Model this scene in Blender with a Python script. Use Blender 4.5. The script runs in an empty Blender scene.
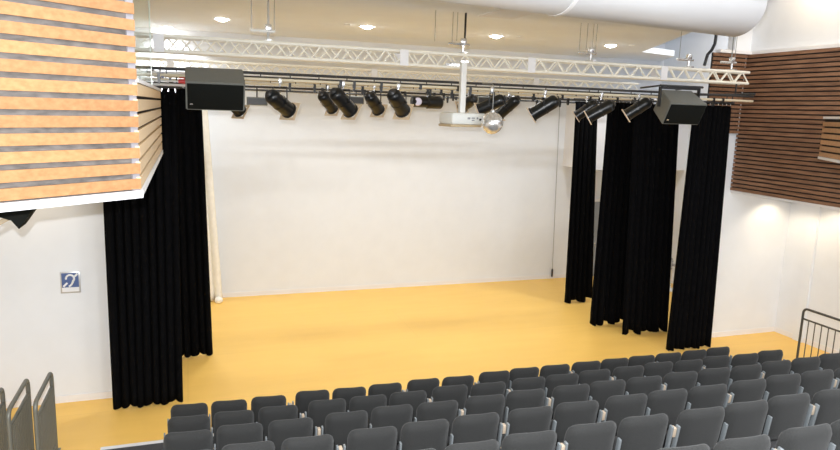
import bpy, bmesh, math, random
from mathutils import Vector, Matrix, Euler
random.seed(7)
S = bpy.context.scene
COL = S.collection
PI = math.pi
R = math.radians

# ------------------------------------------------------------------ camera model
F, YAW, PITCH, ROLL = 665.1, .3369, .1720, .0330
CAM = Vector((.1113, -8.3618, 4.6332))
cy, sy, cp, sp = math.cos(YAW), math.sin(YAW), math.cos(PITCH), math.sin(PITCH)
fwd = Vector((sy*cp, cy*cp, -sp)); rgt = Vector((cy, -sy, 0)); upv = rgt.cross(fwd)
cr, sr = math.cos(ROLL), math.sin(ROLL)
rg = rgt*cr + upv*sr; uu = upv*cr - rgt*sr
cam_d = bpy.data.cameras.new('camera'); cam = bpy.data.objects.new('camera', cam_d); COL.objects.link(cam)
M = Matrix((rg, uu, -fwd)).transposed().to_4x4(); M.translation = CAM
cam.matrix_world = M
cam_d.sensor_width = 36; cam_d.sensor_fit = 'HORIZONTAL'; cam_d.lens = F/840*36
cam_d.clip_start = .05; cam_d.clip_end = 200
S.camera = cam

def px(p):
    d = Vector(p)-CAM; z = d.dot(fwd)
    return (420+F*d.dot(rg)/z, 225-F*d.dot(uu)/z, z)
def on_y(x, y, Y):
    d = rg*((x-420)/F)-uu*((y-225)/F)+fwd
    return CAM+d*((Y-CAM.y)/d.y)

# ------------------------------------------------------------------ materials
MATS = {}
def mat(name, col, rough=.6, metal=0., noise=0., nscale=30., bump=0., bscale=None, spec=.5, stretch=None, col2=None, emit=None, estr=0., sheen=0., trans=0., alpha=1.):
    m = bpy.data.materials.new(name); m.use_nodes = True
    nt = m.node_tree; b = nt.nodes['Principled BSDF']
    b.inputs['Base Color'].default_value = (*col, 1); b.inputs['Roughness'].default_value = rough
    b.inputs['Metallic'].default_value = metal; b.inputs['Specular IOR Level'].default_value = spec
    if sheen: b.inputs['Sheen Weight'].default_value = sheen
    if trans: b.inputs['Transmission Weight'].default_value = trans
    if alpha < 1: b.inputs['Alpha'].default_value = alpha
    if emit: b.inputs['Emission Color'].default_value = (*emit, 1); b.inputs['Emission Strength'].default_value = estr
    if noise or bump:
        tc = nt.nodes.new('ShaderNodeTexCoord'); mp = nt.nodes.new('ShaderNodeMapping')
        if stretch: mp.inputs['Scale'].default_value = stretch
        nt.links.new(tc.outputs['Object'], mp.inputs['Vector'])
        n = nt.nodes.new('ShaderNodeTexNoise'); n.inputs['Scale'].default_value = nscale; n.inputs['Detail'].default_value = 5
        nt.links.new(mp.outputs['Vector'], n.inputs['Vector'])
        if noise:
            r = nt.nodes.new('ShaderNodeValToRGB')
            c2 = col2 or tuple(min(1, c*(1+noise)) for c in col)
            c1 = tuple(c*(1-noise) for c in col)
            r.color_ramp.elements[0].position = .3; r.color_ramp.elements[1].position = .7
            r.color_ramp.elements[0].color = (*c1, 1); r.color_ramp.elements[1].color = (*c2, 1)
            nt.links.new(n.outputs['Fac'], r.inputs['Fac']); nt.links.new(r.outputs['Color'], b.inputs['Base Color'])
        if bump:
            n2 = n
            if bscale:
                n2 = nt.nodes.new('ShaderNodeTexNoise'); n2.inputs['Scale'].default_value = bscale
                nt.links.new(mp.outputs['Vector'], n2.inputs['Vector'])
            bp = nt.nodes.new('ShaderNodeBump'); bp.inputs['Strength'].default_value = bump; bp.inputs['Distance'].default_value = .02
            nt.links.new(n2.outputs['Fac'], bp.inputs['Height']); nt.links.new(bp.outputs['Normal'], b.inputs['Normal'])
    MATS[name] = m
    return m

W_WALL = mat('wall_paint', (.81,.835,.875), .75, noise=.015, nscale=3, spec=.2)
W_CEIL = mat('ceiling_paint', (.92,.95,1.0), .8, noise=.02, nscale=2, spec=.2)
W_TRIM = mat('white_trim', (.84,.83,.84), .5)
M_TRUSS = mat('truss_paint', (.90,.87,.78), .35, metal=.0, noise=.03, nscale=8)
M_BLACK = mat('black_metal', (.012,.012,.013), .35)
M_BAR = mat('bar_metal', (.05,.05,.052), .4, metal=.3)
M_PALEBAR = mat('pale_bar', (.74,.66,.50), .4, metal=.2)
M_CAN = mat('lantern_paint', (.008,.009,.010), .3, spec=.45)
M_GEL = mat('gel_frame', (.66,.52,.36), .5)
M_SILV = mat('silver', (.75,.76,.78), .25, metal=.8)
M_SPK = mat('speaker_paint', (.17,.172,.155), .45, noise=.1, nscale=60)
M_GRILL = mat('speaker_grille', (.008,.009,.008), .8, spec=.1, noise=.3, nscale=250)
M_VELV = mat('black_velvet', (.003,.003,.0035), .9, spec=.05, noise=.2, nscale=12)
M_CREAM = mat('cream_cloth', (.93,.90,.82), .8, noise=.04, nscale=10)
M_FAB = mat('charcoal_fabric', (.037,.037,.0365), .92, spec=.12, noise=.25, nscale=160, bump=.25, sheen=.16)
M_POST = mat('post_metal', (.27,.295,.31), .4, metal=.35)
M_ARM = mat('arm_block', (.50,.40,.30), .5)
M_RAIL = mat('rail_metal', (.19,.19,.165), .45, metal=.3)
M_RAILR = mat('rail_dark_metal', (.075,.075,.068), .45, metal=.3)
M_CARPET = mat('tier_carpet', (.06,.06,.065), .95, noise=.3, nscale=80)
M_NOSE = mat('nosing_timber', (.62,.45,.25), .5)
M_WHITE = mat('white_plastic', (.80,.79,.76), .4)
M_PROJ = mat('projector_shell', (.78,.79,.76), .4)
M_PROJB = mat('projector_base', (.55,.43,.27), .5)
M_PORT = mat('port_grey', (.30,.30,.32), .5)
M_DUCT = mat('duct_paint', (.66,.66,.67), .33, noise=.015, nscale=2)
M_DISC = mat('lamp_glow', (1,1,1), .5, emit=(1,.975,.93), estr=45)
M_RING = mat('lamp_ring', (.85,.82,.75), .4)
M_BLUE = mat('sign_blue', (.075,.125,.30), .5)
M_SIGNW = mat('sign_white', (.82,.83,.86), .5)
M_ALU = mat('sign_frame', (.60,.60,.60), .35, metal=.5)
M_DOOR = mat('door_paint', (.30,.33,.37), .5)
M_RED = mat('red_plug', (.65,.06,.06), .4)
M_BLUEPLUG = mat('blue_plug', (.25,.30,.60), .4)
M_LENS = mat('lavender_lens', (.75,.70,.85), .1, spec=.8)
M_WIRE = mat('steel_wire', (.34,.34,.33), .4, metal=.5)
M_MIRROR = mat('mirror_tile', (.86,.84,.80), .18, metal=.7, noise=.3, nscale=22)
M_FELT = mat('acoustic_felt', (.155,.140,.130), .95, noise=.35, nscale=9, stretch=(1,1,3))
M_BACKR = mat('dark_backing', (.018,.014,.012), .9)
M_GLASS = mat('glass', (.86,.95,.89), .03, trans=1., spec=.5)
M_GLASS.node_tree.nodes['Principled BSDF'].inputs['IOR'].default_value = 1.05
M_BRKT = mat('bracket_timber', (.42,.33,.22), .6)

def wood(name, a, b, rough=.5, sc=(1.2,14,14)):
    m = bpy.data.materials.new(name); m.use_nodes = True; nt = m.node_tree; bs = nt.nodes['Principled BSDF']
    tc = nt.nodes.new('ShaderNodeTexCoord'); mp = nt.nodes.new('ShaderNodeMapping'); mp.inputs['Scale'].default_value = sc
    n = nt.nodes.new('ShaderNodeTexNoise'); n.inputs['Scale'].default_value = 2.2; n.inputs['Detail'].default_value = 6
    r = nt.nodes.new('ShaderNodeValToRGB'); r.color_ramp.elements[0].color = (*a,1); r.color_ramp.elements[1].color = (*b,1)
    r.color_ramp.elements[0].position = .3; r.color_ramp.elements[1].position = .72
    nt.links.new(tc.outputs['Object'], mp.inputs['Vector']); nt.links.new(mp.outputs['Vector'], n.inputs['Vector'])
    nt.links.new(n.outputs['Fac'], r.inputs['Fac'])
    # every slat its own tone: random value per mesh island
    g = nt.nodes.new('ShaderNodeNewGeometry'); hs = nt.nodes.new('ShaderNodeHueSaturation')
    mr = nt.nodes.new('ShaderNodeMapRange'); mr.inputs['To Min'].default_value = .86; mr.inputs['To Max'].default_value = 1.12
    nt.links.new(g.outputs['Random Per Island'], mr.inputs['Value']); nt.links.new(mr.outputs['Result'], hs.inputs['Value'])
    nt.links.new(r.outputs['Color'], hs.inputs['Color']); nt.links.new(hs.outputs['Color'], bs.inputs['Base Color'])
    bs.inputs['Roughness'].default_value = rough; bs.inputs['Specular IOR Level'].default_value = .3
    return m
M_SLAT = wood('orange_slat_wood', (.39,.19,.08), (.50,.265,.12))
M_SLATP = wood('overlit_slat_wood', (.72,.52,.30), (.80,.60,.38))  # same slat wood, strong light on the return put into its colour
M_SLATD = wood('shaded_slat_wood', (.17,.085,.05), (.33,.18,.105), sc=(14,1.2,14))  # same slat wood, darkened in colour where the flash only grazes it
M_SLATM = wood('lit_slat_wood', (.46,.26,.13), (.60,.36,.20))  # same slat wood, lightened in colour for the face turned to the flash

def floor_mat():
    m = bpy.data.materials.new('golden_vinyl_floor'); m.use_nodes = True; nt = m.node_tree; b = nt.nodes['Principled BSDF']
    tc = nt.nodes.new('ShaderNodeTexCoord')
    n = nt.nodes.new('ShaderNodeTexNoise'); n.inputs['Scale'].default_value = .8; n.inputs['Detail'].default_value = 8
    mp = nt.nodes.new('ShaderNodeMapping'); mp.inputs['Scale'].default_value = (1,5,1)
    nt.links.new(tc.outputs['Object'], mp.inputs['Vector']); nt.links.new(mp.outputs['Vector'], n.inputs['Vector'])
    r = nt.nodes.new('ShaderNodeValToRGB')
    r.color_ramp.elements[0].color = (.945,.585,.145,1); r.color_ramp.elements[1].color = (.975,.61,.155,1)
    r.color_ramp.elements[0].position = .35; r.color_ramp.elements[1].position = .65
    nt.links.new(n.outputs['Fac'], r.inputs['Fac'])
    br = nt.nodes.new('ShaderNodeTexBrick'); br.inputs['Scale'].default_value = 1; br.inputs['Mortar Size'].default_value = .004
    br.inputs['Brick Width'].default_value = 9.; br.inputs['Row Height'].default_value = 2.
    br.inputs['Color1'].default_value = (1,1,1,1); br.inputs['Color2'].default_value = (.97,.97,.97,1); br.inputs['Mortar'].default_value = (.88,.86,.84,1)
    nt.links.new(tc.outputs['Object'], br.inputs['Vector'])
    mx = nt.nodes.new('ShaderNodeMix'); mx.data_type = 'RGBA'; mx.blend_type = 'MULTIPLY'; mx.inputs[0].default_value = 1
    nt.links.new(r.outputs['Color'], mx.inputs[6]); nt.links.new(br.outputs['Color'], mx.inputs[7])
    nt.links.new(mx.outputs[2], b.inputs['Base Color'])
    b.inputs['Roughness'].default_value = .42; b.inputs['Specular IOR Level'].default_value = .3
    return m
M_FLOOR = floor_mat()

# ------------------------------------------------------------------ mesh helpers
def orient(d):
    return Vector(d).normalized().to_track_quat('Z', 'Y').to_matrix()
class MB:
    def __init__(s): s.bm = bmesh.new()
    def box(s, lo, hi, mtx=None, bev=0):
        x0,y0,z0 = lo; x1,y1,z1 = hi
        co = [(x0,y0,z0),(x1,y0,z0),(x1,y1,z0),(x0,y1,z0),(x0,y0,z1),(x1,y0,z1),(x1,y1,z1),(x0,y1,z1)]
        v = [s.bm.verts.new((mtx @ Vector(c)) if mtx else c) for c in co]
        fs = [s.bm.faces.new([v[i] for i in f]) for f in ((3,2,1,0),(4,5,6,7),(0,1,5,4),(1,2,6,5),(2,3,7,6),(3,0,4,7))]
        if bev:
            es = list({e for f in fs for e in f.edges})
            bmesh.ops.bevel(s.bm, geom=es, offset=bev, segments=2, affect='EDGES', profile=.5)
        return s
    def prism(s, pts, d):
        d = Vector(d)
        a = [s.bm.verts.new(p) for p in pts]; b = [s.bm.verts.new(Vector(p)+d) for p in pts]
        s.bm.faces.new(a[::-1]); s.bm.faces.new(b)
        n = len(pts)
        for i in range(n): s.bm.faces.new((a[i], a[(i+1)%n], b[(i+1)%n], b[i]))
        return s
    def lathe(s, prof, a, d, n=20, cap=True):
        """prof: list of (distance along axis, radius); a origin, d axis."""
        a = Vector(a); m = orient(d); rings = []
        for t, r in prof:
            rings.append([s.bm.verts.new(a + m @ Vector((r*math.cos(2*PI*k/n), r*math.sin(2*PI*k/n), t))) for k in range(n)])
        for r0, r1 in zip(rings, rings[1:]):
            for k in range(n): s.bm.faces.new((r0[k], r0[(k+1)%n], r1[(k+1)%n], r1[k]))
        if cap:
            s.bm.faces.new(rings[0][::-1]); s.bm.faces.new(rings[-1])
        return s
    def tube(s, a, b, r, n=8):
        a, b = Vector(a), Vector(b)
        return s.lathe([(0, r), ((b-a).length, r)], a, b-a, n)
    def path(s, pts, r, n=8):
        """a bent tube through pts with one continuous skin"""
        pts = [Vector(p) for p in pts]; rings = []
        d0 = (pts[1]-pts[0]).normalized(); m = orient(d0)
        for i, p in enumerate(pts):
            if i == 0: t = pts[1]-pts[0]
            elif i == len(pts)-1: t = pts[-1]-pts[-2]
            else: t = (pts[i]-pts[i-1]).normalized()+(pts[i+1]-pts[i]).normalized()
            t.normalize()
            z = m @ Vector((0,0,1)); m = z.rotation_difference(t).to_matrix() @ m
            rings.append([s.bm.verts.new(p + m @ Vector((r*math.cos(2*PI*k/n), r*math.sin(2*PI*k/n), 0))) for k in range(n)])
        for r0, r1 in zip(rings, rings[1:]):
            for k in range(n): s.bm.faces.new((r0[k], r0[(k+1)%n], r1[(k+1)%n], r1[k]))
        s.bm.faces.new(rings[0][::-1]); s.bm.faces.new(rings[-1])
        return s
    def build(s, name, m, parent=None, smooth=True, kind=None, label=None, cat=None, group=None, angle=35):
        bmesh.ops.recalc_face_normals(s.bm, faces=s.bm.faces[:])
        me = bpy.data.meshes.new(name)
        if smooth:
            for f in s.bm.faces: f.smooth = True
            for e in s.bm.edges:
                if len(e.link_faces) == 2 and e.calc_face_angle(0) > R(angle): e.smooth = False
        s.bm.to_mesh(me); s.bm.free()
        me.materials.append(m)
        o = bpy.data.objects.new(name, me); COL.objects.link(o)
        if parent: o.parent = parent
        if kind: o['kind'] = kind
        if label: o['label'] = label
        if cat: o['category'] = cat
        if group: o['group'] = group
        return o
def thing(name, label, cat, loc=(0,0,0), group=None, rz=0):
    o = bpy.data.objects.new(name, None); COL.objects.link(o); o.empty_display_size = .1
    o.location = loc; o.rotation_euler.z = rz
    o['label'] = label; o['category'] = cat
    if group: o['group'] = group
    return o
def struct(name, mb, m, smooth=False): return mb.build(name, m, smooth=smooth, kind='structure')
def dup(root, loc=None, label=None):
    r = root.copy(); COL.objects.link(r)
    if loc is not None: r.location = loc
    if label: r['label'] = label
    for c in list(root.children):
        d = c.copy(); COL.objects.link(d); d.parent = r
        for g in list(c.children):
            e = g.copy(); COL.objects.link(e); e.parent = d
    return r

# ------------------------------------------------------------------ the room
YB, YP = 7.84, 2.5           # back wall, proscenium wall
XR, XW, XG = 12.4, 13.0, 10.73   # hall right wall, stage wing wall, gallery panel plane
XL = -4.2
CZ = 6.2; HZ = 7.6
struct('floor', MB().box((XL-.2,-9.6,-.15),(13.2,8.1,0)), M_FLOOR)
struct('wall_back', MB().box((-4.2,YB,0),(13.2,YB+.2,HZ)), W_WALL)
struct('wall_wing_right', MB().box((XW,YP+.2,0),(XW+.2,YB,HZ)), W_WALL)
struct('wall_proscenium_left', MB().box((XL,YP,0),(-1.12,YP+.2,HZ)), W_WALL)
struct('wall_proscenium_right', MB().box((10.42,YP,0),(XW+.2,YP+.2,HZ)), W_WALL)
struct('wall_right', MB().box((XR,-9.6,0),(XR+.2,YP,3.2)), W_WALL)
struct('wall_left', MB().box((XL-.2,-9.6,0),(XL,8.04,HZ)), W_WALL)
# gallery wall above the slatted panel (the gallery overhangs the hall's lower wall)
struct('wall_gallery_right', MB().box((XG+.09,-9.6,3.16),(XR+.2,YP,HZ)), W_WALL)
struct('trim_1', MB().box((XG-.02,-9.6,5.92),(XG+.09,YP,5.98)).box((9.95,YP-.14,5.92),(XG-.02,YP,5.98)), W_TRIM)
struct('trim_2', MB().box((XG-.01,-9.6,3.15),(XG+.09,YP,3.195)), W_TRIM)
# pilaster on the lower right wall
struct('trim_3', MB().box((XR-.05,1.75,0),(XR,1.98,3.15)), W_WALL)
# ceilings: the stage ceiling has an angled free edge at its right, the hall ceiling is higher
cp_ = [(-4.2,-1.6),(7.1,-1.6),(8.0,.1),(8.8,1.74),(10.7,5.8),(12.0,6.2),(12.9,YB),(-4.2,YB)]
struct('ceiling', MB().prism([(x,y,CZ) for x,y in cp_], (0,0,.14)), W_CEIL)
struct('ceiling_hall', MB().box((XL,-5.,HZ),(13.2,8.04,HZ+.15)), W_CEIL)
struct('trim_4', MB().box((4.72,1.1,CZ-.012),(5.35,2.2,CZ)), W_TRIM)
# baseboards
bb = .012
struct('baseboard_back', MB().box((-4.2,YB-bb,0),(13,YB,.11)), W_TRIM)
struct('baseboard_left', MB().box((XL,YP-bb,0),(-1.12,YP,.11)), W_TRIM)
struct('baseboard_right', MB().box((10.42,YP-bb,0),(XR,YP,.11)).box((XR-bb,-9.6,0),(XR,1.75,.11)).box((XR-bb,1.98,0),(XR,YP-bb,.11)), W_TRIM)
struct('baseboard_wing', MB().box((XW-bb,YP+.2,0),(XW,YB-bb,.11)), W_TRIM)
# boxed-in bulkhead and door at the back right of the stage
struct('trim_5', MB().box((9.93,6.55,3.22),(XW,YB,4.93)), W_TRIM)
d1 = struct('door_1', MB().box((10.9,YB-.05,0),(11.9,YB-.012,2.2)), M_DOOR)
MB().box((10.82,YB-.06,0),(10.9,YB-.012,2.28)).box((11.9,YB-.06,0),(11.98,YB-.012,2.28)).box((10.9,YB-.06,2.2),(11.9,YB-.012,2.28)).build('door_frame', W_TRIM, d1, smooth=False)
MB().tube((11.0,YB-.05,1.0),(11.0,YB-.1,1.0),.015).tube((11.0,YB-.1,1.0),(11.12,YB-.1,1.0),.012).build('door_handle', M_SILV, d1)
# ------------------------------------------------------------------ seating platform
nose = []
P_Y = 1.0146; P_Z = .3199
mbp = MB(); 
NR = 8
for r in range(NR):
    y1 = .74 - r*P_Y if r else .74
    z = .05 + r*P_Z
    y0 = y1-P_Y if r < NR-1 else -9.4
    mbp.box((-1.1, y0, 0 if r == 0 else z-P_Z*.98), (9.9, y1, z))
struct('trim_6', mbp, M_CARPET)      # stepped seating tiers
n1 = MB()
n1.box((-1.1,.745,0.0),(9.9,.765,.056)).box((-1.1,.69,.05),(9.9,.745,.056))
struct('trim_7', n1, W_TRIM)
for r in range(1, NR):
    y1 = .74-r*P_Y; z = .05+r*P_Z
    struct('trim_%d' % (7+r), MB().box((-1.1, y1, z-.06),(9.9, y1+.02, z+.004)), M_NOSE)

# ------------------------------------------------------------------ seats
XC = [.035,.52,1.02,1.6,2.1,2.61,3.18,3.70,4.29,4.79,5.31,5.86,6.38,6.88,7.40,7.92,8.42]
WD = [.44,.44,.445,.45,.46,.475,.48,.485,.49,.495,.50,.505,.50,.50,.50,.49,.49]
GAPS = {2, 5, 7, 10, 13}     # after these seats a pair of posts with arm blocks stands
def backrest_mesh():
    bm = bmesh.new(); nx, nz = 14, 12
    h0, h1, hw = .36, .828, .5      # in seat frame: z of lower/upper edge; half width is in unit x, scaled per seat
    def outline(u, v):             # u -1..1, v 0..1 -> rounded rectangle
        x = u*.2415; z = h0+(h1-h0)*v
        # round the two upper corners strongly, lower corners lightly
        rc = .088
        ax = abs(x); dx = ax-(.2415-rc); dz = z-(h1-rc)
        if dx > 0 and dz > 0:
            m = max(dx, dz); l = math.hypot(dx, dz)
            if l > 0:
                k = m/l; dx *= k; dz *= k
            x = math.copysign(.2415-rc+dx, x); z = h1-rc+dz
        return x, z
    def lean(z): return -.16*(z-.36)       # backrest leans towards the audience at the top
    vs = {}
    for side in (0, 1):
        for i in range(nx+1):
            for j in range(nz+1):
                u = -1+2*i/nx; v = j/nz
                x, z = outline(u, v)
                e = max(abs(u), abs(2*v-1))
                th = .058*math.sqrt(max(.02, 1-max(0, (e-.5)/.5)**2.4))
                z -= .006*math.sin(x*9+.2)*(v**3)
                y = .065 + lean(z) + (th if side else -th) + .055*abs(u)**2*.35
                vs[side,i,j] = bm.verts.new((x, y, z))
    for side in (0,1):
        for i in range(nx):
            for j in range(nz):
                f = [vs[side,i,j], vs[side,i+1,j], vs[side,i+1,j+1], vs[side,i,j+1]]
                bm.faces.new(f if not side else f[::-1])
    rim = [(i,0) for i in range(nx)]+[(nx,j) for j in range(nz)]+[(i,nz) for i in range(nx,0,-1)]+[(0,j) for j in range(nz,0,-1)]
    for k in range(len(rim)):
        a, b = rim[k], rim[(k+1)%len(rim)]
        bm.faces.new((vs[0,a[0],a[1]], vs[1,a[0],a[1]], vs[1,b[0],b[1]], vs[0,b[0],b[1]]))
    m = MB(); m.bm.free(); m.bm = bm
    return m
def seat_pad():
    # tipped-up squab standing in front of the backrest
    m = MB(); t = Matrix.Translation((0,.175,.30)) @ Matrix.Rotation(R(4),4,'X')
    m.box((-.20,-.04,-.02),(.20,.04,.27), t, bev=.03)
    return m
ORD = ['first','second','third','fourth','fifth','sixth','seventh','eighth','ninth','tenth','eleventh','twelfth','thirteenth','fourteenth','fifteenth','sixteenth','seventeenth']
ROWN = ['front row','second row from the stage','third row from the stage','fourth row from the stage','fifth row from the stage','sixth row from the stage','seventh row from the stage','eighth row from the stage']
proto = thing('theatre_seat', 'x', 'seat', group='charcoal tip-up theatre seats')
backrest_mesh().build('backrest', M_FAB, proto, angle=60)
seat_pad().build('seat_pad', M_FAB, proto)
# stand: foot plate and beam below the seat
MB().box((-.2,-.05,0),(.2,.03,.012)).box((-.03,-.03,.012),(.03,.015,.28)).box((-.22,-.03,.27),(.22,.02,.31)).build('stand', M_BLACK, proto, smooth=False)
def post_mesh(h):
    t = Matrix.Translation((0,.078,.0)) @ Matrix.Rotation(R(8),4,'X')
    return MB().box((-.010,-.022,.31),(.010,.022,h), t, bev=.005)
def temp_mesh(mb, m):
    o = mb.build('temporary', m); me = o.data; bpy.data.objects.remove(o); return me
me_post = temp_mesh(post_mesh(.665), M_POST); me_post.name = 'side_post'
me_post_tall = temp_mesh(post_mesh(.715), M_POST); me_post_tall.name = 'side_post_tall'
me_arm = temp_mesh(MB().box((-.017,.035,.60),(.017,.085,.69), Matrix.Rotation(R(6),4,'X'), bev=.006), M_ARM); me_arm.name = 'armrest'
def add_part(me, name, root, label=None):
    o = bpy.data.objects.new(name, me); COL.objects.link(o); o.parent = root
    if label: o['label'] = label
    return o
def in_view(c, w):
    for dx in (-w/2, w/2):
        for z in (.45, .84):
            u, v, d = px((c[0]+dx, c[1], c[2]+z))
            if d > .3 and -6 < u < 846 and -6 < v < 452: return True
    return False
first = True
for r in range(NR):
    vis = [i for i in range(17) if in_view((XC[i], -r*P_Y, .05+r*P_Z), WD[i])]
    for i in vis:
        k = vis.index(i)
        if k == 0: pos = 'leftmost in view'
        elif k == len(vis)-1: pos = 'rightmost in view'
        else: pos = ORD[k]+' from the left in view'
        lab = 'charcoal upholstered tip-up theatre seat, %s, %s' % (ROWN[r], pos)
        root = proto if first else dup(proto)
        root['label'] = lab
        root.location = (XC[i], -r*P_Y + random.uniform(-.012,.012), .05+r*P_Z)
        root.rotation_euler = (random.uniform(-.02,.03), 0, random.uniform(-.02,.02))
        root.scale = (WD[i]/.475, 1, 1)
        first = False
        root['seat_index'] = i
seats = [o for o in list(COL.objects) if o.get('category') == 'seat']
for o in seats:
    i = o['seat_index']; del o['seat_index']; k = o.scale.x
    def half(j): return (XC[j+1]-XC[j])/2 if 0 <= j < 16 else .27
    if i in GAPS:
        add_part(me_post_tall, 'side_post', o, 'pale grey metal side post').location.x = (half(i)-.040)/k
        add_part(me_arm, 'armrest', o, 'tan folded armrest block').location.x = (half(i)-.010)/k
    else:
        add_part(me_post, 'side_post', o, 'pale grey metal side post').location.x = (half(i))/k
    if (i-1) in GAPS:
        add_part(me_post_tall, 'side_post', o, 'pale grey metal side post').location.x = -(half(i-1)-.024)/k
    elif i == 0:
        add_part(me_post, 'side_post', o, 'pale grey metal side post').location.x = -.255/k

# ------------------------------------------------------------------ guard rails
def guard_rail(label, x, y, L, h, m, n, rs=1.0, group=None):
    """hoop rail standing at (x,y) and running towards the audience"""
    t = thing('guard_rail', label, 'guard rail', (x,y,0), group)
    rr = .022*rs; rad = .09
    pts = [(0,0,0),(0,0,h-rad)]
    for k in range(1,6):
        a = PI/2*k/5; pts.append((0,-rad+rad*math.cos(a),h-rad+rad*math.sin(a)))
    pts.append((0,-L+rad,h))
    for k in range(1,6):
        a = PI/2*k/5; pts.append((0,-L+rad-rad*math.sin(a),h-rad+rad*math.cos(a)))
    pts += [(0,-L,0)]
    MB().path(pts, rr, 10).build('frame', m, t, angle=60)
    MB().tube((0,-.01,h-.2),(0,-L+.01,h-.2),.017*rs).build('top_bar', m, t)
    MB().tube((0,-.01,.1),(0,-L+.01,.1),.017*rs).build('bottom_bar', m, t)
    for k in range(n):
        yy = -(k+1)*L/(n+1)
        MB().tube((0,yy,.1),(0,yy,h-.2),.009*rs).build('baluster', m, t)
    for yy in (0,-L):
        MB().box((-.05,yy-.05,0),(.05,yy+.05,.012)).build('foot_plate', m, t, smooth=False)
    return t
guard_rail('grey hoop-topped guard rail at lower left, nearest the black curtain', -1.66, .93, .98, 1.11, M_RAIL, 11, 1.2)
guard_rail('grey hoop-topped guard rail at lower left, middle of the three', -1.90, .77, .98, 1.11, M_RAIL, 11, 1.2)
guard_rail('grey hoop-topped guard rail at the left picture edge, leftmost of three', -2.13, .55, .98, 1.11, M_RAIL, 11, 1.2)
guard_rail('dark grey hoop-topped guard rail right of the seats by the white wall', 10.93, .62, 2.2, 1.2, M_RAILR, 15)

# ------------------------------------------------------------------ slatted balcony front on the left
def slat_run(mb, a, b, z0, z1, pitch, h, dep, nrm, zig=0):
    """horizontal slats between plan points a and b, standing off along nrm"""
    a = Vector((*a,0)); b = Vector((*b,0)); n = Vector((*nrm,0)).normalized()
    z = z0
    while z+h <= z1+.001:
        q = [a+n*.0, b+n*.0, b+n*dep, a+n*dep]
        mb.prism([(p.x,p.y,z) for p in q], (0,0,h))
        z += pitch
    return mb
bal = thing('balcony', 'slatted orange timber balcony front at upper left with white bottom edge', 'balcony', (-.24,-2.9,3.9))
BO = Vector((-.24,-2.9,3.9)); BANG = 38
dm = Vector((-math.cos(R(BANG)),-math.sin(R(BANG)))); nm = Vector((math.sin(R(BANG)),-math.cos(R(BANG))))       # along the main face, its outward normal
A0 = Vector((0,0)); A1 = dm*3.2; B1 = Vector((0,4.6))       # local plan points
def l3(p, z): return (p.x, p.y, z)
zt_r = .885; zt_m = 3.2
# solid cores set back behind the slats
off = .045
core = MB()
i0 = Vector((-off*1.0, off*.35)) 
cA = Vector((-off, .02)); cA1 = A1 - nm*off; cB1 = Vector((-off, 4.6))
core.prism([l3(cA,.08), l3(cA1,.08), l3(Vector((-2.9,A1.y)),.08), l3(Vector((-2.9,4.6)),.08), l3(cB1,.08)], (0,0,zt_r-.1))
core.build('balcony_body', M_BACKR, bal, smooth=False)
mface = MB(); mface.prism([l3(cA,zt_r-.02), l3(cA1,zt_r-.02), l3(cA1-nm*.1,zt_r-.02), l3(cA-nm*.1,zt_r-.02)], (0,0,zt_m-zt_r))
mface.build('upper_panel', M_FELT, bal, smooth=False)
felt = MB(); q0 = cA+dm*.01+nm*.004; q1 = cA1+nm*.004
felt.prism([l3(q0,.08), l3(q1,.08), l3(q1+nm*.008,.08), l3(q0+nm*.008,.08)], (0,0,zt_m-.1))
felt.build('acoustic_lining', M_FELT, bal, smooth=False)
s = MB(); slat_run(s, A0-nm*.028, A1-nm*.028, .068, zt_m, .1165, .078, .028, nm)
s.build('front_slats', M_SLAT, bal, smooth=False)
s = MB(); slat_run(s, (-.03,.0), (-.03,4.6), .066, zt_r, .1165, .092, .03, (1,0))
s.build('return_slats', M_SLATP, bal, smooth=False)
# pale corner batten seen between the slat ends
s = MB(); p0 = A0 - nm*.03; s.prism([l3(p0-dm*.004+nm*.012,.05), l3(p0+dm*.055+nm*.012,.05), l3(p0+dm*.055-nm*.02,.05), l3(p0-dm*.004-nm*.02,.05)], (0,0,zt_m-.08))
s.build('corner_batten', mat('lilac_batten',(.30,.285,.31),.6), bal, smooth=False)
tr = MB(); o1 = nm*.012
tr.prism([l3(A0+nm*.014+Vector((.006,0)),0), l3(A1+nm*.014,0), l3(A1-nm*.2,0), l3(Vector((-.2,.1)),0), l3(Vector((-.2,4.6)),0), l3(Vector((.008,4.6)),0), l3(Vector((.008,.0)),0)], (0,0,.056))
tr.build('bottom_trim', W_TRIM, bal, smooth=False)
sof = MB(); sof.prism([l3(Vector((-.15,.15)),.02), l3(A1-nm*.15,.02), l3(Vector((-2.9,A1.y)),.02), l3(Vector((-2.9,4.6)),.02), l3(Vector((-.15,4.6)),.02)], (0,0,.05))
sof.build('soffit', W_WALL, bal, smooth=False)
cap = MB().box((-.07,.06,zt_r-.02),(.004,4.6,zt_r+.012)); cap.build('top_rail', W_TRIM, bal, smooth=False)
gl = MB().box((-.045,.1,zt_r+.012),(-.033,3.0,2.6)); gl.build('glass_screen', M_GLASS, bal, smooth=False)
MB().box((-.05,2.98,zt_r+.012),(-.028,3.0,2.6)).build('glass_edge', mat('glass_edge',(.55,.62,.56),.2), bal, smooth=False)

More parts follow.
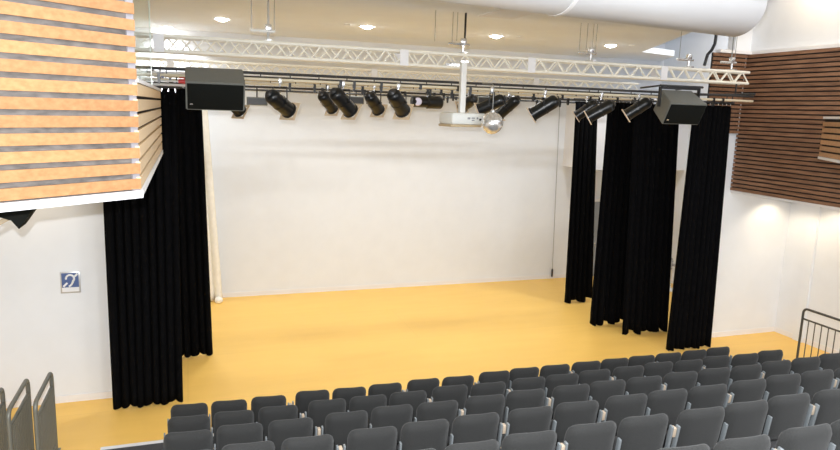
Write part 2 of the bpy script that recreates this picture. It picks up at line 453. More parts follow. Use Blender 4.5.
# loudspeaker on a timber bracket hung under the balcony
def hung_speaker_left():
    t = thing('loudspeaker', 'black wedge loudspeaker hung under the left balcony on a timber bracket', 'loudspeaker', (-1.18,-2.3,3.918))
    m = MB()
    m.prism([(.25,-.12,.0),(.19,-.12,-.09),(.17,-.12,-.08),(.0,-.12,-.325),(-.05,-.12,-.255),(-.16,-.12,-.215),(-.36,-.12,-.19),(-.36,-.12,0)], (0,.26,0))
    m.build('cabinet', M_GRILL, t, smooth=False)
    b = MB()
    for k in range(5):
        b.prism([(-.52+k*.085,.0,-.47+k*.055),(-.50+k*.085,.0,-.47+k*.055),(-.47+k*.085,.0,-.10),(-.49+k*.085,.0,-.10)], (0,.03,0))
    b.prism([(-.56,0,-.50),(-.54,0,-.53),(-.05,0,-.25),(-.07,0,-.22)], (0,.03,0))
    b.prism([(-.56,0,-.39),(-.54,0,-.41),(-.10,0,-.22),(-.12,0,-.19)], (0,.03,0))
    b.build('bracket', M_BRKT, t, smooth=False)
hung_speaker_left()

# ------------------------------------------------------------------ slatted gallery front on the right
gp = thing('slatted_wall_panel', 'large shaded timber slatted panel along the upper right wall', 'wall panel', (XG,-2.,3.2))
s = MB(); slat_run(s, (0,-7), (0,4.49), .0, 2.72, .083, .057, .04, (-1,0))
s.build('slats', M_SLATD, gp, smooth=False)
MB().box((.005,-7,0),(.085,4.49,2.72)).build('backing', M_BACKR, gp, smooth=False)
gq = thing('slatted_wall_panel', 'narrow shaded timber slatted strip on the wall facing us beside the right curtain', 'wall panel', (XG-.05,YP,3.2))
s = MB(); slat_run(s, (-.82,-.045), (-.0,-.045), .083*14, 2.72, .083, .057, .04, (0,-1))
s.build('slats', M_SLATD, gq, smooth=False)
MB().box((-.82,-.04,1.16),(0,-.005,2.72)).build('backing', M_BACKR, gq, smooth=False)
# small balcony box at the right edge
sb = thing('slatted_balcony_box', 'small pale-edged slatted timber box at the right picture edge', 'balcony', (XG-.085,.5,4.0))
ang = Vector((-math.sin(R(34)), -math.cos(R(34)))); nb = Vector((-ang.y*-1, 0))
nrm = Vector((-math.cos(R(34)), math.sin(R(34))))
a = Vector((0,0)); b_ = ang*1.2
bx = MB(); bx.prism([l3(a-nrm*.03,.03), l3(b_-nrm*.03,.03), l3(Vector((.044,b_.y)),.03), l3(Vector((.044,0)),.03)], (0,0,.68)); bx.build('box_body', M_BACKR, sb, smooth=False)
s = MB(); slat_run(s, a-nrm*.028, b_-nrm*.028, .05, .70, .105, .075, .03, nrm); s.build('slats', M_SLATM, sb, smooth=False)
for nme, z0, z1 in (('bottom_trim',-.0,.045),('top_trim',.70,.74)):
    t_ = MB(); t_.prism([l3(a+nrm*.012,z0), l3(b_+nrm*.012,z0), l3(Vector((0,b_.y)),z0)], (0,0,z1-z0)); t_.build(nme, W_TRIM, sb, smooth=False)

# ------------------------------------------------------------------ duct across the hall
def duct():
    ye = -1.; 
    ax = Vector((math.cos(R(DANG)), math.sin(R(DANG)), 0))
    E = Vector((DXE, ye, DZ))
    t = thing('ventilation_duct', 'fat white round ventilation duct crossing the top of the picture', 'duct', E)
    L = 6.4; r_ = .42
    MB().lathe([(0,r_-.03),(.012,r_-.008),(.03,r_),(3.05,r_)], (0,0,0), -ax, 56).build('duct_section', M_DUCT, t, angle=40)
    MB().lathe([(3.06,r_),(L,r_)], (0,0,0), -ax, 56).build('duct_section', M_DUCT, t, angle=40)
    MB().lathe([(3.03,r_+.006),(3.08,r_+.006)], (0,0,0), -ax, 56).build('joint_band', W_TRIM, t)
    for d in (1.2, 4.5):
        c = -ax*d
        MB().tube(c+Vector((0,0,r_-.02)), c+Vector((0,0,HZ-DZ)), .012).build('hanger_rod', M_WIRE, t)
DANG, DXE, DZ = 9., 7.10, 6.15
duct()

# ------------------------------------------------------------------ ceiling lamps
def downlight(u, v, label, z=CZ):
    d = rg*((u-420)/F)-uu*((v-225)/F)+fwd
    p = CAM+d*((z-CAM.z)/d.z)
    if p.y > YB-.35: p.y = YB-.35
    t = thing('ceiling_downlight', label, 'ceiling light', (p.x,p.y,z), 'round downlights in the stage ceiling')
    MB().lathe([(0,.155),(.012,.15),(.012,.125),(0.002,.12)], (0,0,-.013), (0,0,1), 28, cap=False).build('trim_ring', M_RING, t)
    MB().lathe([(0,.03),(.012,.07),(.03,.105),(.052,.122)], (0,0,-.055), (0,0,1), 28).build('diffuser', M_DISC, t)
    return p
DL = []
for (u,v,l) in [(222,18.5,'round glowing ceiling downlight above the left speaker, second from left'),
              (367,26,'round glowing ceiling downlight left of the projector pole'),
              (496,35.5,'round glowing ceiling downlight just right of the projector pole'),
              (611,45,'round glowing ceiling downlight furthest right over the stage'),
              (168,32,'round glowing ceiling downlight at far left behind the glass screen')]:
    DL.append(downlight(u,v,l))
for (u,v,l) in [(347,24,'small flush ceiling sensor left of a downlight'),(520,36.5,'small flush ceiling sensor right of the middle downlight'),(632,45,'small flush ceiling sensor at the far right of the stage ceiling')]:
    d = rg*((u-420)/F)-uu*((v-225)/F)+fwd; p = CAM+d*((CZ-CAM.z)/d.z)
    MB().lathe([(-.02,.03),(-.015,.055),(0,.06)], p, (0,0,1), 20).build('ceiling_sensor', M_WHITE, label=l, cat='sensor')

# ------------------------------------------------------------------ trusses
def truss(label, x0, x1, y, z0, z1, w, npan, couplers, m=M_TRUSS):
    L = x1-x0; h = z1-z0
    t = thing('lighting_truss', label, 'truss', (x0,y,z0), 'box trusses over the stage')
    for yy in (-w/2, w/2):
        for zz in (0, h):
            MB().tube((0,yy,zz),(L,yy,zz),.026,10).build('chord', m, t)
    for yy in (-w/2, w/2):
        lac = MB(); st = L/npan
        for k in range(npan):
            o_ = (k + (1 if yy > 0 else 0)) % 2
            a = (k*st,yy,h*o_); b = ((k+1)*st,yy,h*(1-o_))
            lac.tube(a,b,.0135,6)
        lac.build('side_lacing', m, t)
    for zz in (0, h):
        lac = MB(); st = L/(npan//2)
        for k in range(npan//2):
            lac.tube((k*st,-w/2 if k%2==0 else w/2,zz),((k+1)*st,w/2 if k%2==0 else -w/2,zz),.009,6)
        lac.build('flat_lacing', m, t)
    for cx in couplers:
        for y_ in (-w/2-.032, w/2+.026):
            MB().box((cx-x0-.07,y_,-.02),(cx-x0+.07,y_+.006,h+.02)).build('coupler_plate', W_TRIM, t, smooth=False)
    return t
truss('cream front box truss spanning the stage above the lanterns', -1.15, 10.28, 2.03, 5.325, 5.53,   .22, 68, (-.25,3.35,5.6,8.3))
truss('cream rear box truss lower in view behind the front one', -1.15, 11.2, 6.6, 5.295, 5.47,   .22, 68, (-.2,4.1,8.2))
# ladder bars for lanterns, and the cross pipes that carry them
def ladder_bar(label, x0, x1, y, z, gap, m1, m2, step=.42):
    t = thing('lighting_bar', label, 'lighting bar', (x0,y,z), 'lighting bars over the stage')
    L = x1-x0
    MB().tube((0,0,0),(L,0,0),.021,10).build('upper_tube', m1, t)
    MB().tube((0,0,-gap),(L,0,-gap),.021,10).build('lower_tube', m2, t)
    n = int(L/step); g = MB()
    for k in range(n): g.tube((.2+k*step,0,0),(.2+k*step,0,-gap),.008,6)
    g.build('rungs', m1, t)
    for k in range(n*2):
        if random.random() < .38:
            c = MB(); xx = .1+k*step/2; lo = -gap-(.12 if random.random() < .5 else .05)
            c.prism([(xx-.02,-.03,-gap+.03),(xx+.02,-.03,-gap+.03),(xx+.02,-.03,-gap-.035),(xx+.011,-.03,lo),(xx-.011,-.03,lo),(xx-.02,-.03,-gap-.035)],(0,.05,0))
            c.build('socket', M_BLACK, t, smooth=False)
    return t
ladder_bar('dark double lighting bar nearest the seats, holding the large lanterns', -.35, 10.12, 1.6, 5.07, .085, M_BAR, M_PALEBAR)
ladder_bar('second double lighting bar back from the seats, holding the small lanterns', -.45, 10.2, 3.2, 5.07, .10, M_BAR, M_PALEBAR)
ladder_bar('third double lighting bar, over the middle of the stage', -.45, 10.2, 4.7, 5.07, .12, M_PALEBAR, M_BAR)
ladder_bar('rearmost double lighting bar near the back wall', -.45, 10.2, 6.1, 5.05, .13, M_PALEBAR, M_BAR)
for x, l in ((-.40,'left cross pipe joining the lighting bars above the left curtains'),(10.0,'right cross pipe joining the lighting bars above the right curtains')):
    MB().tube((x,1.45,5.11),(x,6.75,5.11),.021,10).build('cross_pipe', M_BAR, label=l, cat='pipe')
for x, l, q in ((-.40,'left','left'),(10.0,'right','right'),(4.4,'middle','projector')):
    for y_, w_ in ((2.03,'front'),(6.6,'rear')):
        if x == 4.4: continue
        zz = 5.325 if y_ < 3 else 5.295
        m = MB().tube((x,y_-.11,5.11),(x,y_-.11,zz),.014)
        m.build('drop_arm', M_BLACK, label='short black drop arm under the %s truss at its %s end' % (w_,l), cat='drop arm')

# spreader brackets and wires carrying the front truss
def hanger(x, label, wires, ztop, bar=True, yy=2.03):
    t = thing('truss_hanger', label, 'truss hanger', (x,yy,5.53), 'hangers holding the front truss')
    MB().box((-.03,-.12,.0),(.03,.12,.05)).tube((0,0,.05),(0,0,.20),.022).build('clamp', M_SILV, t)
    if bar: MB().tube((-.26,0,.17),(.10,0,.17),.024,10).build('spreader_bar', M_WHITE if x < 3 else M_SILV, t)
    MB().box((-.045,-.04,.18),(.045,.04,.27), bev=.012).build('shackle', M_SILV, t)
    for dx, r_, m in wires:
        zz = .19 if dx < -.12 or dx > .08 else .22
        MB().tube((dx,0,zz),(dx,0,ztop-5.53),r_,6).build('wire', m, t)
hanger(1.27,'white spreader bracket and wires holding the truss at left',[(-.24,.006,M_WIRE),(0,.012,M_WIRE),(.09,.005,M_WIRE)],CZ)
hanger(4.40,'dark wire hanger holding the truss above the projector',[(-.12,.006,M_WIRE),(.02,.018,M_BLACK),(-.2,.006,M_WIRE),(-.5,.006,M_WIRE)],CZ)
hanger(6.82,'silver hanger with thin wires holding the truss right of centre',[(-.24,.006,M_WIRE),(-.1,.006,M_WIRE),(.02,.006,M_WIRE),(.09,.006,M_WIRE)],CZ)
hanger(8.93,'silver spreader bracket holding the truss over the right loudspeaker',[(-.22,.006,M_WIRE)],HZ)
hanger(9.94,'silver hanger at the right end of the truss by the slatted wall',[(-.02,.012,M_WIRE),(.06,.006,M_WIRE)],HZ)
cb = MB(); cb.path([(9.33,1.84,HZ),(9.33,1.84,6.2),(9.32,1.84,6.0),(9.26,1.84,5.88),(9.18,1.84,5.80),(9.13,1.84,5.60)], .028, 8)
cb.build('power_cable', M_BLACK, label='thick black cable dropping from the ceiling to the truss at right', cat='cable')
# ------------------------------------------------------------------ stage lanterns
def lantern(u, v, du, dv, Y, L, rad, label, zbar, gel=True, away=1):
    c = on_y(u, v, Y)
    k = F/px(c)[2]
    dx = (du/k)/L; dz = -(dv/k)/L
    q = dx*dx+dz*dz
    if q > .92:
        sc_ = math.sqrt(.92/q); dx *= sc_; dz *= sc_; q = .92
    d = Vector((dx+.05, away*math.sqrt(1-q), dz)).normalized()
    piv = Vector((c.x, Y, c.z))
    t = thing('stage_lantern', label, 'stage lantern', (c.x, Y, zbar))
    o = Vector((0,0,c.z-zbar))          # pivot in local space
    MB().lathe([(-L*.52,rad*.35),(-L*.49,rad*.72),(-L*.42,rad*.95),(-L*.32,rad),(-L*.05,rad),(-L*.045,rad*1.06),(0,rad*1.06),(.004,rad),(L*.40,rad),(L*.405,rad*1.1),(L*.46,rad*1.1)], o, d, 24).build('housing', M_CAN, t)
    MB().lathe([(0,rad*.55),(L*.05,rad*.3)], o-d*(L*.54), -d, 16).build('rear_cap', M_BAR, t)
    m = orient(d).to_4x4()
    g = rad*1.28
    fr = MB(); T = Matrix.Translation(o+d*(L*.47)) @ m
    fr.box((-g,-g,0),(g,-g*.72,.012),T).box((-g,g*.72,0),(g,g,.012),T).box((-g,-g*.72,0),(-g*.72,g*.72,.012),T).box((g*.72,-g*.72,0),(g,g*.72,.012),T)
    fr.build('gel_frame', M_GEL if gel else M_CAN, t, smooth=False)
    MB().lathe([(0,rad*.93),(.006,rad*.93)], o+d*(L*.465), d, 20).build('lens', M_LENS, t)
    # yoke: two arms either side and a bridge, in the vertical plane through the pivot
    side = d.cross(Vector((0,0,1))).normalized(); w = rad+.022
    top = Vector((0,0,-.10)) if o.z < -.24 else Vector((0,0,-.06))
    yk = MB()
    for s_ in (-1,1):
        a_ = o+side*(w*s_); b_ = top+side*(w*s_)
        yk.tube(a_-side*(.02*s_), a_+side*(.012*s_), .022, 10)
        yk.tube(a_, b_, .009, 6)
    yk.tube(top-side*w, top+side*w, .010, 6)
    yk.build('yoke', M_BLACK, t)
    ck = MB().box((-.022,-.034,-.05),(.022,.034,.03), bev=.008).tube((0,0,-.05),top,.012)
    ck.build('hook_clamp', M_SILV, t)
    return t
ZB, ZB2 = 4.985, 4.97
big = [(280,103,22,17,1.6,.50,.112,'large black lantern just right of the left loudspeaker'),
 (343,102,21,20,1.6,.50,.112,'large black lantern in front of a small one, left of centre'),
 (398,102.5,17,19,1.6,.50,.112,'large black lantern left of the horizontal profile spot'),
 (491,104.5,-21,12,1.6,.46,.10,'large black lantern directly above the mirror ball'),
 (544,107.5,-22,16,1.6,.50,.112,'large black lantern alone between mirror ball and right curtains'),
 (600,111,-21,14,1.6,.48,.105,'large dark lantern in front of a paler one at the right curtains'),
 (637.5,108.5,-19,15,1.6,.47,.102,'large black lantern just left of the right loudspeaker')]
small = [(233,104,15,16,2.6,.42,.10,'small black lantern mostly hidden behind the left loudspeaker'),
 (327.5,102,14,15,3.2,.46,.10,'small black lantern half behind a large one, left of centre'),
 (374,103,14,16,2.4,.44,.10,'small black lantern alone, third along the left half of the bar'),
 (468,103,-6,10,3.2,.42,.10,'small black lantern right behind the projector pole'),
 (508,107,-14,17,3.2,.5,.102,'small black lantern right of the one above the mirror ball'),
 (586,110,-17,14,3.2,.48,.10,'small black lantern half behind the large one at the right curtains')]
for b in big: lantern(*b, ZB)
for b in small: lantern(*b, ZB2 if b[4] > 3 else 5.0)
MB().tube((-.3,2.5,5.03),(3.3,2.5,5.03),.018,10).build('lighting_bar', M_BAR, label='short single pipe between the first two lighting bars at left', cat='lighting bar')
# horizontal profile spot
c = on_y(427,102,3.2)
ps = thing('profile_spot', 'long horizontal profile spot with a pale lavender lens', 'stage lantern', (c.x,3.2,4.97))
oz = c.z-4.97
MB().lathe([(-.30,.085),(-.29,.10),(-.02,.10),(0,.12),(.26,.12),(.28,.11)], (0,0,oz), (1,.12,0), 24).build('housing', M_CAN, ps)
MB().lathe([(0,.075),(.02,.06)], Vector((-.215,-.115,oz)), (-.25,-1,0), 20).build('lens', M_LENS, ps)
MB().tube((0,0,oz+.11),(0,0,0),.012).box((-.022,-.034,-.05),(.022,.034,.03)).build('yoke', M_BLACK, ps)
# flood lights behind
for u, v, w, l in ((257,101,.34,'flat rectangular floodlight right of the left loudspeaker'),(356,100,.26,'flat rectangular floodlight behind the two lanterns left of centre'),(483,100,.26,'flat rectangular floodlight behind the lantern over the mirror ball')):
    c = on_y(u, v, 4.7); 
    t = thing('floodlight', l, 'stage lantern', (c.x,4.7,4.935))
    oz = c.z-4.935
    MB().box((-w/2*1.1,-.08,oz-.08),(w/2*1.1,.08,oz+.07), bev=.012).build('housing', M_SPK, t)
    MB().box((-w/2,-.088,oz-.06),(w/2,-.08,oz+.05)).build('reflector', M_BAR, t, smooth=False)
    MB().tube((0,0,oz+.06),(0,0,0),.012).build('yoke', M_BLACK, t)

# ------------------------------------------------------------------ flown loudspeakers
def speaker(label, x, y, z, w, rz, tilt, frame, wedge):
    t = thing('loudspeaker', label, 'loudspeaker', (x,y,z), None, rz)
    T = Matrix.Rotation(R(tilt),4,'X')
    h, d = .40, .46
    m = MB()
    # cabinet narrower at the rear in plan
    f = w/2; b = w/2-wedge
    pts = [(-f,-d/2,-h/2),(f,-d/2,-h/2),(b,d/2,-h/2),(-b,d/2,-h/2)]
    m.prism([T @ Vector(p) for p in pts], T @ Vector((0,0,h)))
    es = m.bm.edges[:]; bmesh.ops.bevel(m.bm, geom=es, offset=.012, segments=2, affect='EDGES')
    m.build('cabinet', M_SPK, t)
    MB().box((-f+.02,-d/2-.012,-h/2+.02),(f-.02,-d/2+.002,h/2-.02), T, bev=.005).build('grille', M_GRILL, t)
    MB().box((-f+.05,-d/2-.018,-.115),(-f+.085,-d/2-.011,-.095), T).build('badge', M_SILV, t, smooth=False)
    br = MB(); zt = frame
    if rz == 0 and x < 4:
        br.box((-.2,.16,.1),(-.17,.55,.125)).box((.17,.16,.1),(.2,.55,.125)).box((-.2,.53,.1),(-.17,.56,.215)).box((.17,.53,.1),(.2,.56,.215))
    else:
        br.box((-f-.03,-.02,0),(-f-.005,.04,zt)).box((f+.005,-.02,0),(f+.03,.04,zt)).box((-f-.03,-.02,zt-.035),(f+.03,.04,zt))
    br.build('bracket', M_BLACK, t, smooth=False)
    return t
SPZ = 4.83
speaker('black flown loudspeaker left of the stage beside the balcony', .46, 1.05, SPZ-.02, .74, 0, 27, .25, .0)
speaker('black flown loudspeaker on a frame in front of the right curtains', 7.98, 1.05, SPZ-.02, .70, R(-6), 30, .33, .06)
MB().tube((7.57,1.05,5.16),(8.45,1.05,5.16),.02).tube((7.6,1.05,5.16),(7.6,1.6,5.13),.016).tube((8.35,1.05,5.16),(8.35,1.6,5.13),.016).build('speaker_pipe', M_BAR, label='short pipe carrying the right loudspeaker', cat='pipe')
# coloured plugs and pale cable bar at far left
for k, (u, v, m, l) in enumerate(((183,76.5,M_RED,'upper red cable plug beside the left loudspeaker'),(182,81.5,M_RED,'lower red cable plug beside the left loudspeaker'),(160,75,M_BLUEPLUG,'pale blue cable plug above the left curtain'))):
    c = on_y(u, v, 1.9)
    t = thing('cable_plug', l, 'cable plug', c)
    MB().lathe([(-.05,.028),(.0,.030),(.03,.036),(.05,.036)], (0,0,0), (1,0,0), 14).build('plug_body', m, t)
    MB().tube((-.5 if k<2 else -.12,0,0),(-.05,0,0),.012).build('cable_tail', M_WHITE, t)
for k,(v,l) in enumerate(((72,'white pipe end over the left curtain, upper'),(84,'white pipe end over the left curtain, lower'))):
    a_ = on_y(146, v, 1.95); b_ = on_y(188, v+1.5, 1.95)
    MB().tube(a_, b_, .018).build('pale_pipe', M_WHITE, label=l, cat='pipe')

# ------------------------------------------------------------------ projector and mirror ball
pj = thing('projector', 'white projector hanging on a white pole under the front truss', 'projector', (4.19,1.48,5.37))
MB().box((-.045,-.045,-.78),(.045,.045,.0), bev=.006).build('mount_pole', M_WHITE, pj)
MB().box((-.06,-.05,-.0),(.06,.44,.03)).box((-.14,.38,-.03),(.14,.44,.0)).build('truss_clamp', M_SILV, pj, smooth=False)
T = Matrix.Translation((.045,.05,-.865)) @ Matrix.Rotation(R(10),4,'Z')
MB().box((-.325,-.21,-.085),(.325,.21,.10), T, bev=.04).build('shell', M_PROJ, pj)
MB().box((-.335,-.19,-.12),(.28,.20,-.08), T, bev=.018).build('base_tray', M_PROJB, pj)
MB().lathe([(0,.07),(.06,.07),(.06,.055)], T @ Vector((.12,.21,.01)), T.to_3x3() @ Vector((0,1,0)), 20).build('lens_barrel', M_CAN, pj)
for k,(x_,z_,w_,h_) in enumerate(((-.02,.015,.05,.03),(.06,.02,.06,.018),(.06,-.015,.05,.018),(.14,.02,.03,.03),(.20,.0,.05,.03),(.27,.025,.03,.018))):
    MB().box((x_-w_/2,-.214,z_-h_/2),(x_+w_/2,-.207,z_+h_/2), T).build('port', M_PORT if k != 4 else M_BLACK, pj, smooth=False)
bc = on_y(492,123,1.15); rb = .172
mb_ = thing('mirror_ball', 'silver mirror ball hanging right of the projector', 'mirror ball', bc)
m = MB(); n, kz = 30, 17
m.lathe([(-rb*math.cos(PI*(j+.15)/(kz+.3)), rb*math.sin(PI*(j+.15)/(kz+.3))) for j in range(kz+1)], (0,0,0), (0,0,1), n)
m.build('tiled_ball', M_MIRROR, mb_, smooth=False)
MB().lathe([(0,.04),(.03,.035),(.05,.012)], (0,0,rb-.01), (0,0,1), 14).build('cap', M_SILV, mb_)
MB().path([(0,0,rb+.03),(0,0,5.02-bc.z),(0,.06,5.06-bc.z),(0,.43,5.07-bc.z)],.007,6).build('hanging_wire', M_WIRE, mb_)

# ------------------------------------------------------------------ curtains
def curtain(name, label, Y, top, bot, ztop, pleats, amp, m, group=None, zbot=.02, ripple=.05, seed=1, tag_hooks=True, shift=0.):
    rnd = random.Random(seed)
    (t0, t1), (b0, b1) = top, bot
    t = thing(name, label, 'curtain', ((b0+b1)/2, Y, 0), group)
    cx = (b0+b1)/2
    n = pleats*10; nz = 26
    ph = [rnd.uniform(-.5,.5) for _ in range(pleats+2)]; am = [rnd.uniform(.55,1.25) for _ in range(pleats+2)]
    bm = bmesh.new(); V = []
    for j in range(nz+1):
        v = j/nz; z = ztop+(zbot-ztop)*v
        row = []
        for i in range(n+1):
            u = i/n; k = u*pleats; ki = int(k)
            a = amp*(.45+.75*v)*((1-(k-ki))*am[ki]+(k-ki)*am[ki+1])
            w = v**1.5
            xx = (t0+(t1-t0)*u)*(1-v)+(b0+(b1-b0)*u)*v
            pshift = ((1-(k-ki))*ph[ki]+(k-ki)*ph[ki+1])
            y = a*math.sin(2*PI*k+pshift*w*2) + .25*a*math.sin(4*PI*k*.63+1.3*seed)
            xo = .35*a*math.cos(2*PI*k+pshift)
            zz = z + (ripple*w*(math.sin(2*PI*k*.37+seed)+.4*math.sin(k*1.9+seed*2)) if j > nz-4 else 0)*((j-(nz-4))/4 if j > nz-4 else 0)
            row.append(bm.verts.new((xx+xo-cx+shift*v*(1-v), y, max(zz, .012))))
        V.append(row)
    for j in range(nz):
        for i in range(n):
            bm.faces.new((V[j][i], V[j][i+1], V[j+1][i+1], V[j+1][i]))
    q = MB(); q.bm.free(); q.bm = bm
    o = q.build('drape', m, t, angle=80)
    sm = o.modifiers.new('thickness', 'SOLIDIFY'); sm.thickness = .012; sm.offset = 0
    if tag_hooks:
        MB().box((t0-cx,-.012,ztop-.01),(t1-cx,.012,ztop+.03)).build('heading_tape', m, t, smooth=False)
        nn = max(5, int((t1-t0)/.09))
        for k in range(nn+1):
            xx = t0-cx+(t1-t0)*k/nn
            MB().tube((xx,0,ztop+.02),(xx,0,ztop+.075),.008,6).build('hook', M_SILV, t)
    return t
def track(label, x0, x1, Y, z):
    t = thing('curtain_track', label, 'curtain track', (x0,Y,z))
    MB().tube((0,0,0),(x1-x0,0,0),.02,10).build('track_rail', M_BAR, t)
    for xx in (.05, x1-x0-.05): MB().tube((xx,0,0),(xx,0,5.09-z),.01).build('drop_rod', M_BLACK, t)
ZT = 4.86
GC = 'black stage curtains'
curtain('stage_curtain', 'front left black velvet curtain below the balcony', 2.05, (-1.07,-.05), (-1.09,-.09), ZT-.12, 9, .055, M_VELV, GC, seed=2, ripple=.03)
curtain('stage_curtain', 'rear left black velvet curtain behind the front left one', 4.0, (-.62,.33), (-.6,.42), ZT-.03, 8, .055, M_VELV, GC, seed=5, ripple=.05)
curtain('stage_curtain', 'narrow black curtain furthest back at the right of the stage', 5.5, (8.74,9.34), (8.84,9.55), ZT+.05, 5, .06, M_VELV, GC, seed=3, ripple=.06, zbot=.05)
curtain('stage_curtain', 'wide black curtain second from the back at the right', 3.8, (8.46,9.7), (8.45,9.8), ZT+.02, 9, .06, M_VELV, GC, seed=8, ripple=.05, zbot=.04)
curtain('stage_curtain', 'black curtain second from the front at the right', 3.1, (8.62,9.72), (8.80,9.95), ZT, 8, .06, M_VELV, GC, seed=11, ripple=.07, zbot=.05)
curtain('stage_curtain', 'front right black curtain nearest the slatted wall', 2.05, (9.16,10.04), (9.11,10.16), ZT, 8, .055, M_VELV, GC, seed=4, ripple=.03)
track('black track of the front left curtain', -1.1, .02, 2.05, ZT-.03)
track('black track of the rear left curtain', -.7, .4, 4.0, ZT+.06)
track('black track of the rearmost right curtain', 8.7, 9.5, 5.5, ZT+.14)
track('black track of the wide right curtain', 8.4, 9.75, 3.8, ZT+.11)
track('black track of the second right curtain from the front', 8.55, 9.8, 3.1, ZT+.09)
track('black track of the front right curtain', 9.0, 10.12, 2.05, ZT+.09)
curtain('cream_drape', 'cream cloth hanging beside the rear left curtain at the back wall', 7.55, (-.5,.50), (-.4,.76), 4.9, 5, .05, M_CREAM, None, seed=6, zbot=.02, ripple=.01)
track('pale track of the cream cloth at the back left', -.6, .5, 7.55, 4.99)
pd = MB(); pd.lathe([(-.09,.02),(-.06,.07),(0,.09),(.06,.075),(.10,.03)], (.68,7.42,.06), (1,-.3,.05), 14)
pd.build('cloth_bundle', M_CREAM, label='cream cloth end bunched on the floor at the back left', cat='cloth')

# ------------------------------------------------------------------ sign, fan, cord
sg = thing('hearing_loop_sign', 'blue and white ear symbol sign on the left white wall', 'sign', (-1.62,YP,1.905))
MB().box((-.135,-.018,-.165),(.135,0,.165), bev=.003).build('sign_frame', M_ALU, sg)
MB().box((-.115,-.021,-.145),(.115,-.018,.145)).build('sign_card', M_SIGNW, sg, smooth=False)
MB().box((-.115,-.024,-.075),(.115,-.021,.145)).build('sign_panel', M_BLUE, sg, smooth=False)
e = MB(); pts = []
for k in range(15):                    # outer ear: an arch open at lower left
    a = R(190-k*17); pts.append((.0+.055*math.cos(a), -.026, .06+.055*math.sin(a)))
pts += [(.035,-.026,.005),(.02,-.026,-.025),(.0,-.026,-.05),(-.02,-.026,-.058)]
e.path(pts, .0145, 8)
e.prism([(-.105,-.027,-.05),(-.085,-.027,-.07),(-.03,-.027,-.015),(-.05,-.027,.005)], (0,.004,0))
e.prism([(.055,-.027,.10),(.075,-.027,.08),(.112,-.027,.122),(.095,-.027,.142)], (0,.004,0))
e.build('ear_symbol', M_SIGNW, sg)
# the three-pin list of fan parts
fx, fy = 12.42, 6.0
fn = thing('pedestal_fan', 'cream pedestal fan glimpsed between the two front right curtains', 'fan', (fx,fy,0))
MB().lathe([(0,.20),(.03,.19),(.05,.05)], (0,0,0), (0,0,1), 24).build('base', M_WHITE, fn)
MB().tube((0,0,.04),(0,0,.66),.02).build('pole', M_WHITE, fn)
fd = Vector((-.55,-.83,-.0)).normalized()
MB().lathe([(0,.06),(.14,.05),(.16,.02)], Vector((0,0,.72)), -fd, 16).build('motor', M_WHITE, fn)
cage = MB(); o_ = Vector((0,0,.72))+fd*.04; mm = orient(fd)
for rr, tt in ((.22,.0),(.21,.05),(.14,.07),(.07,.08)):
    pts = [o_+mm @ Vector((rr*math.cos(2*PI*k/24), rr*math.sin(2*PI*k/24), tt)) for k in range(25)]
    cage.path(pts, .006, 5)
for k in range(16):
    a = 2*PI*k/16; cage.tube(o_+mm @ Vector((.03*math.cos(a),.03*math.sin(a),.085)), o_+mm @ Vector((.215*math.cos(a),.215*math.sin(a),.03)), .003, 4)
cage.build('cage', M_WHITE, fn)
bl = MB()
for k in range(3):
    a = 2*PI*k/3
    T = Matrix.Translation(o_) @ mm.to_4x4() @ Matrix.Rotation(a,4,'Z') @ Matrix.Rotation(R(20),4,'X')
    bl.prism([T @ Vector(p) for p in ((.02,-.02,.02),(.10,-.075,.02),(.19,-.06,.02),(.19,.05,.02),(.10,.06,.02),(.02,.02,.02))], T.to_3x3() @ Vector((0,0,.006)))
bl.lathe([(0,.035),(.05,.03)], o_, fd, 12)
bl.build('blades', M_PORT, fn)
pc = thing('pull_cord', 'thin pull cord with a black end hanging on the back wall at right', 'cord', (9.68,YB-.05,4.9))
MB().tube((0,0,0),(.12,0,-4.62),.007).build('cord', M_WIRE, pc)
MB().lathe([(0,.012),(.03,.028),(.22,.028),(.25,.01)], (.12,0,-4.60), (0,0,-1), 12).build('cord_end', M_BLACK, pc)
MB().box((-.03,-.03,-.02),(.03,.045,.05)).build('cord_bracket', M_WHITE, pc, smooth=False)

# pieces that belong to a part sit one level deeper
def nest(root_cat, part, pieces):
    for o in [o for o in COL.objects if o.get('category') == root_cat]:
        ch = list(o.children)
        host = [c for c in ch if c.name.split('.')[0] == part]
        if not host: continue
        for c in ch:
            if c.name.split('.')[0] in pieces: c.parent = host[0]
nest('stage lantern', 'housing', ('lens','gel_frame','rear_cap','reflector'))
nest('stage lantern', 'yoke', ('hook_clamp',))
nest('projector', 'shell', ('port','lens_barrel'))
nest('loudspeaker', 'cabinet', ('grille','badge'))
nest('curtain', 'heading_tape', ('hook',))
nest('lighting bar', 'lower_tube', ('socket',))
nest('mirror ball', 'hanging_wire', ('cap',))
nest('fan', 'motor', ('cage','blades'))
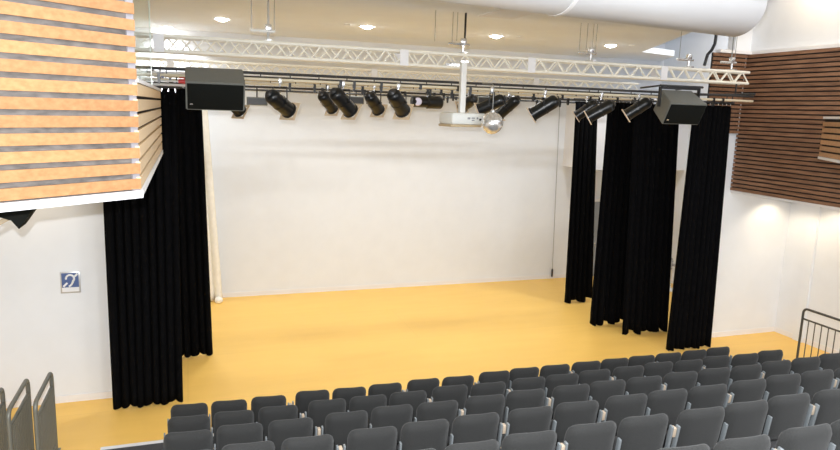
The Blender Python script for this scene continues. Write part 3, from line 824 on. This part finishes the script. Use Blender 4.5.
# ------------------------------------------------------------------ light
def area(name, loc, size, power, col=(1,1,1), rot=(0,0,0), shape='DISK', spread=None):
    l = bpy.data.lights.new(name, 'AREA'); l.shape = shape; l.size = size; l.energy = power; l.color = col
    if spread: l.spread = spread
    o = bpy.data.objects.new(name, l); COL.objects.link(o); o.location = loc; o.rotation_euler = rot
    return o
def spot(name, loc, to, power, ang, col, blend=.6, r=.04):
    l = bpy.data.lights.new(name, 'SPOT'); l.energy = power; l.spot_size = R(ang); l.spot_blend = blend; l.color = col; l.shadow_soft_size = r
    o = bpy.data.objects.new(name, l); COL.objects.link(o); o.location = loc
    o.rotation_euler = (Vector(to)-Vector(loc)).to_track_quat('-Z','Y').to_euler()
for i, p in enumerate(DL):
    spot('stage_lamp', (p.x,p.y,CZ-.07), (p.x,p.y,0), 188, 138, (.94,.975,1), .45, .1)
# added fill lights above the audience, out of view
for x, y in ((1.5,-4.2),(5.5,-4.2),(9.,-4.2),(3.5,-7.5),(7.5,-7.5)):
    area('hall_fill', (x,y,HZ-.05), 1.2, 55, (.96,.98,1))
# unseen point lights added as fill at the rear of the audience
for x, y in ((-1.5,-8.9),(3.5,-9.2),(8.2,-8.4)):
    l = bpy.data.lights.new('rear_fill', 'POINT'); l.energy = 210; l.color = (.97,.985,1); l.shadow_soft_size = .4
    o = bpy.data.objects.new('rear_fill', l); COL.objects.link(o); o.location = (x,y,5.4)
# warm wall-washers: gallery wall, lower right wall, under the left balcony
spot('soffit_lamp', (11.75,2.05,3.12), (11.75,2.2,0), 26, 130, (1,.82,.58))
spot('soffit_lamp', (11.9,1.3,3.12), (12.1,1.3,0), 26, 130, (1,.82,.58))
spot('soffit_lamp', (-2.2,1.9,3.86), (-2.2,2.1,0), 30, 130, (1,.84,.62))
spot('gallery_lamp', (10.2,.8,7.4), (10.9,1.2,6.0), 55, 120, (1,.78,.50))
# the camera's flash, a little above and left of the lens
spot('camera_flash', CAM+upv*.16-rgt*.05-fwd*.02, CAM+fwd*10+upv*.2, 1300, 95, (.96,.985,1), .5, .025)
area('wing_fill', (11.6,4.8,HZ-.05), .5, 42, (.95,.97,1))  # unseen light added to brighten the stage wing
w = bpy.data.worlds.new('world'); S.world = w; w.use_nodes = True
w.node_tree.nodes['Background'].inputs['Color'].default_value = (.93,.97,1,1)
w.node_tree.nodes['Background'].inputs['Strength'].default_value = 1.35

S.view_settings.view_transform = 'Standard'; S.view_settings.look = 'None'
S.view_settings.gamma = 1; S.view_settings.exposure = .30
S.view_settings.use_curve_mapping = False
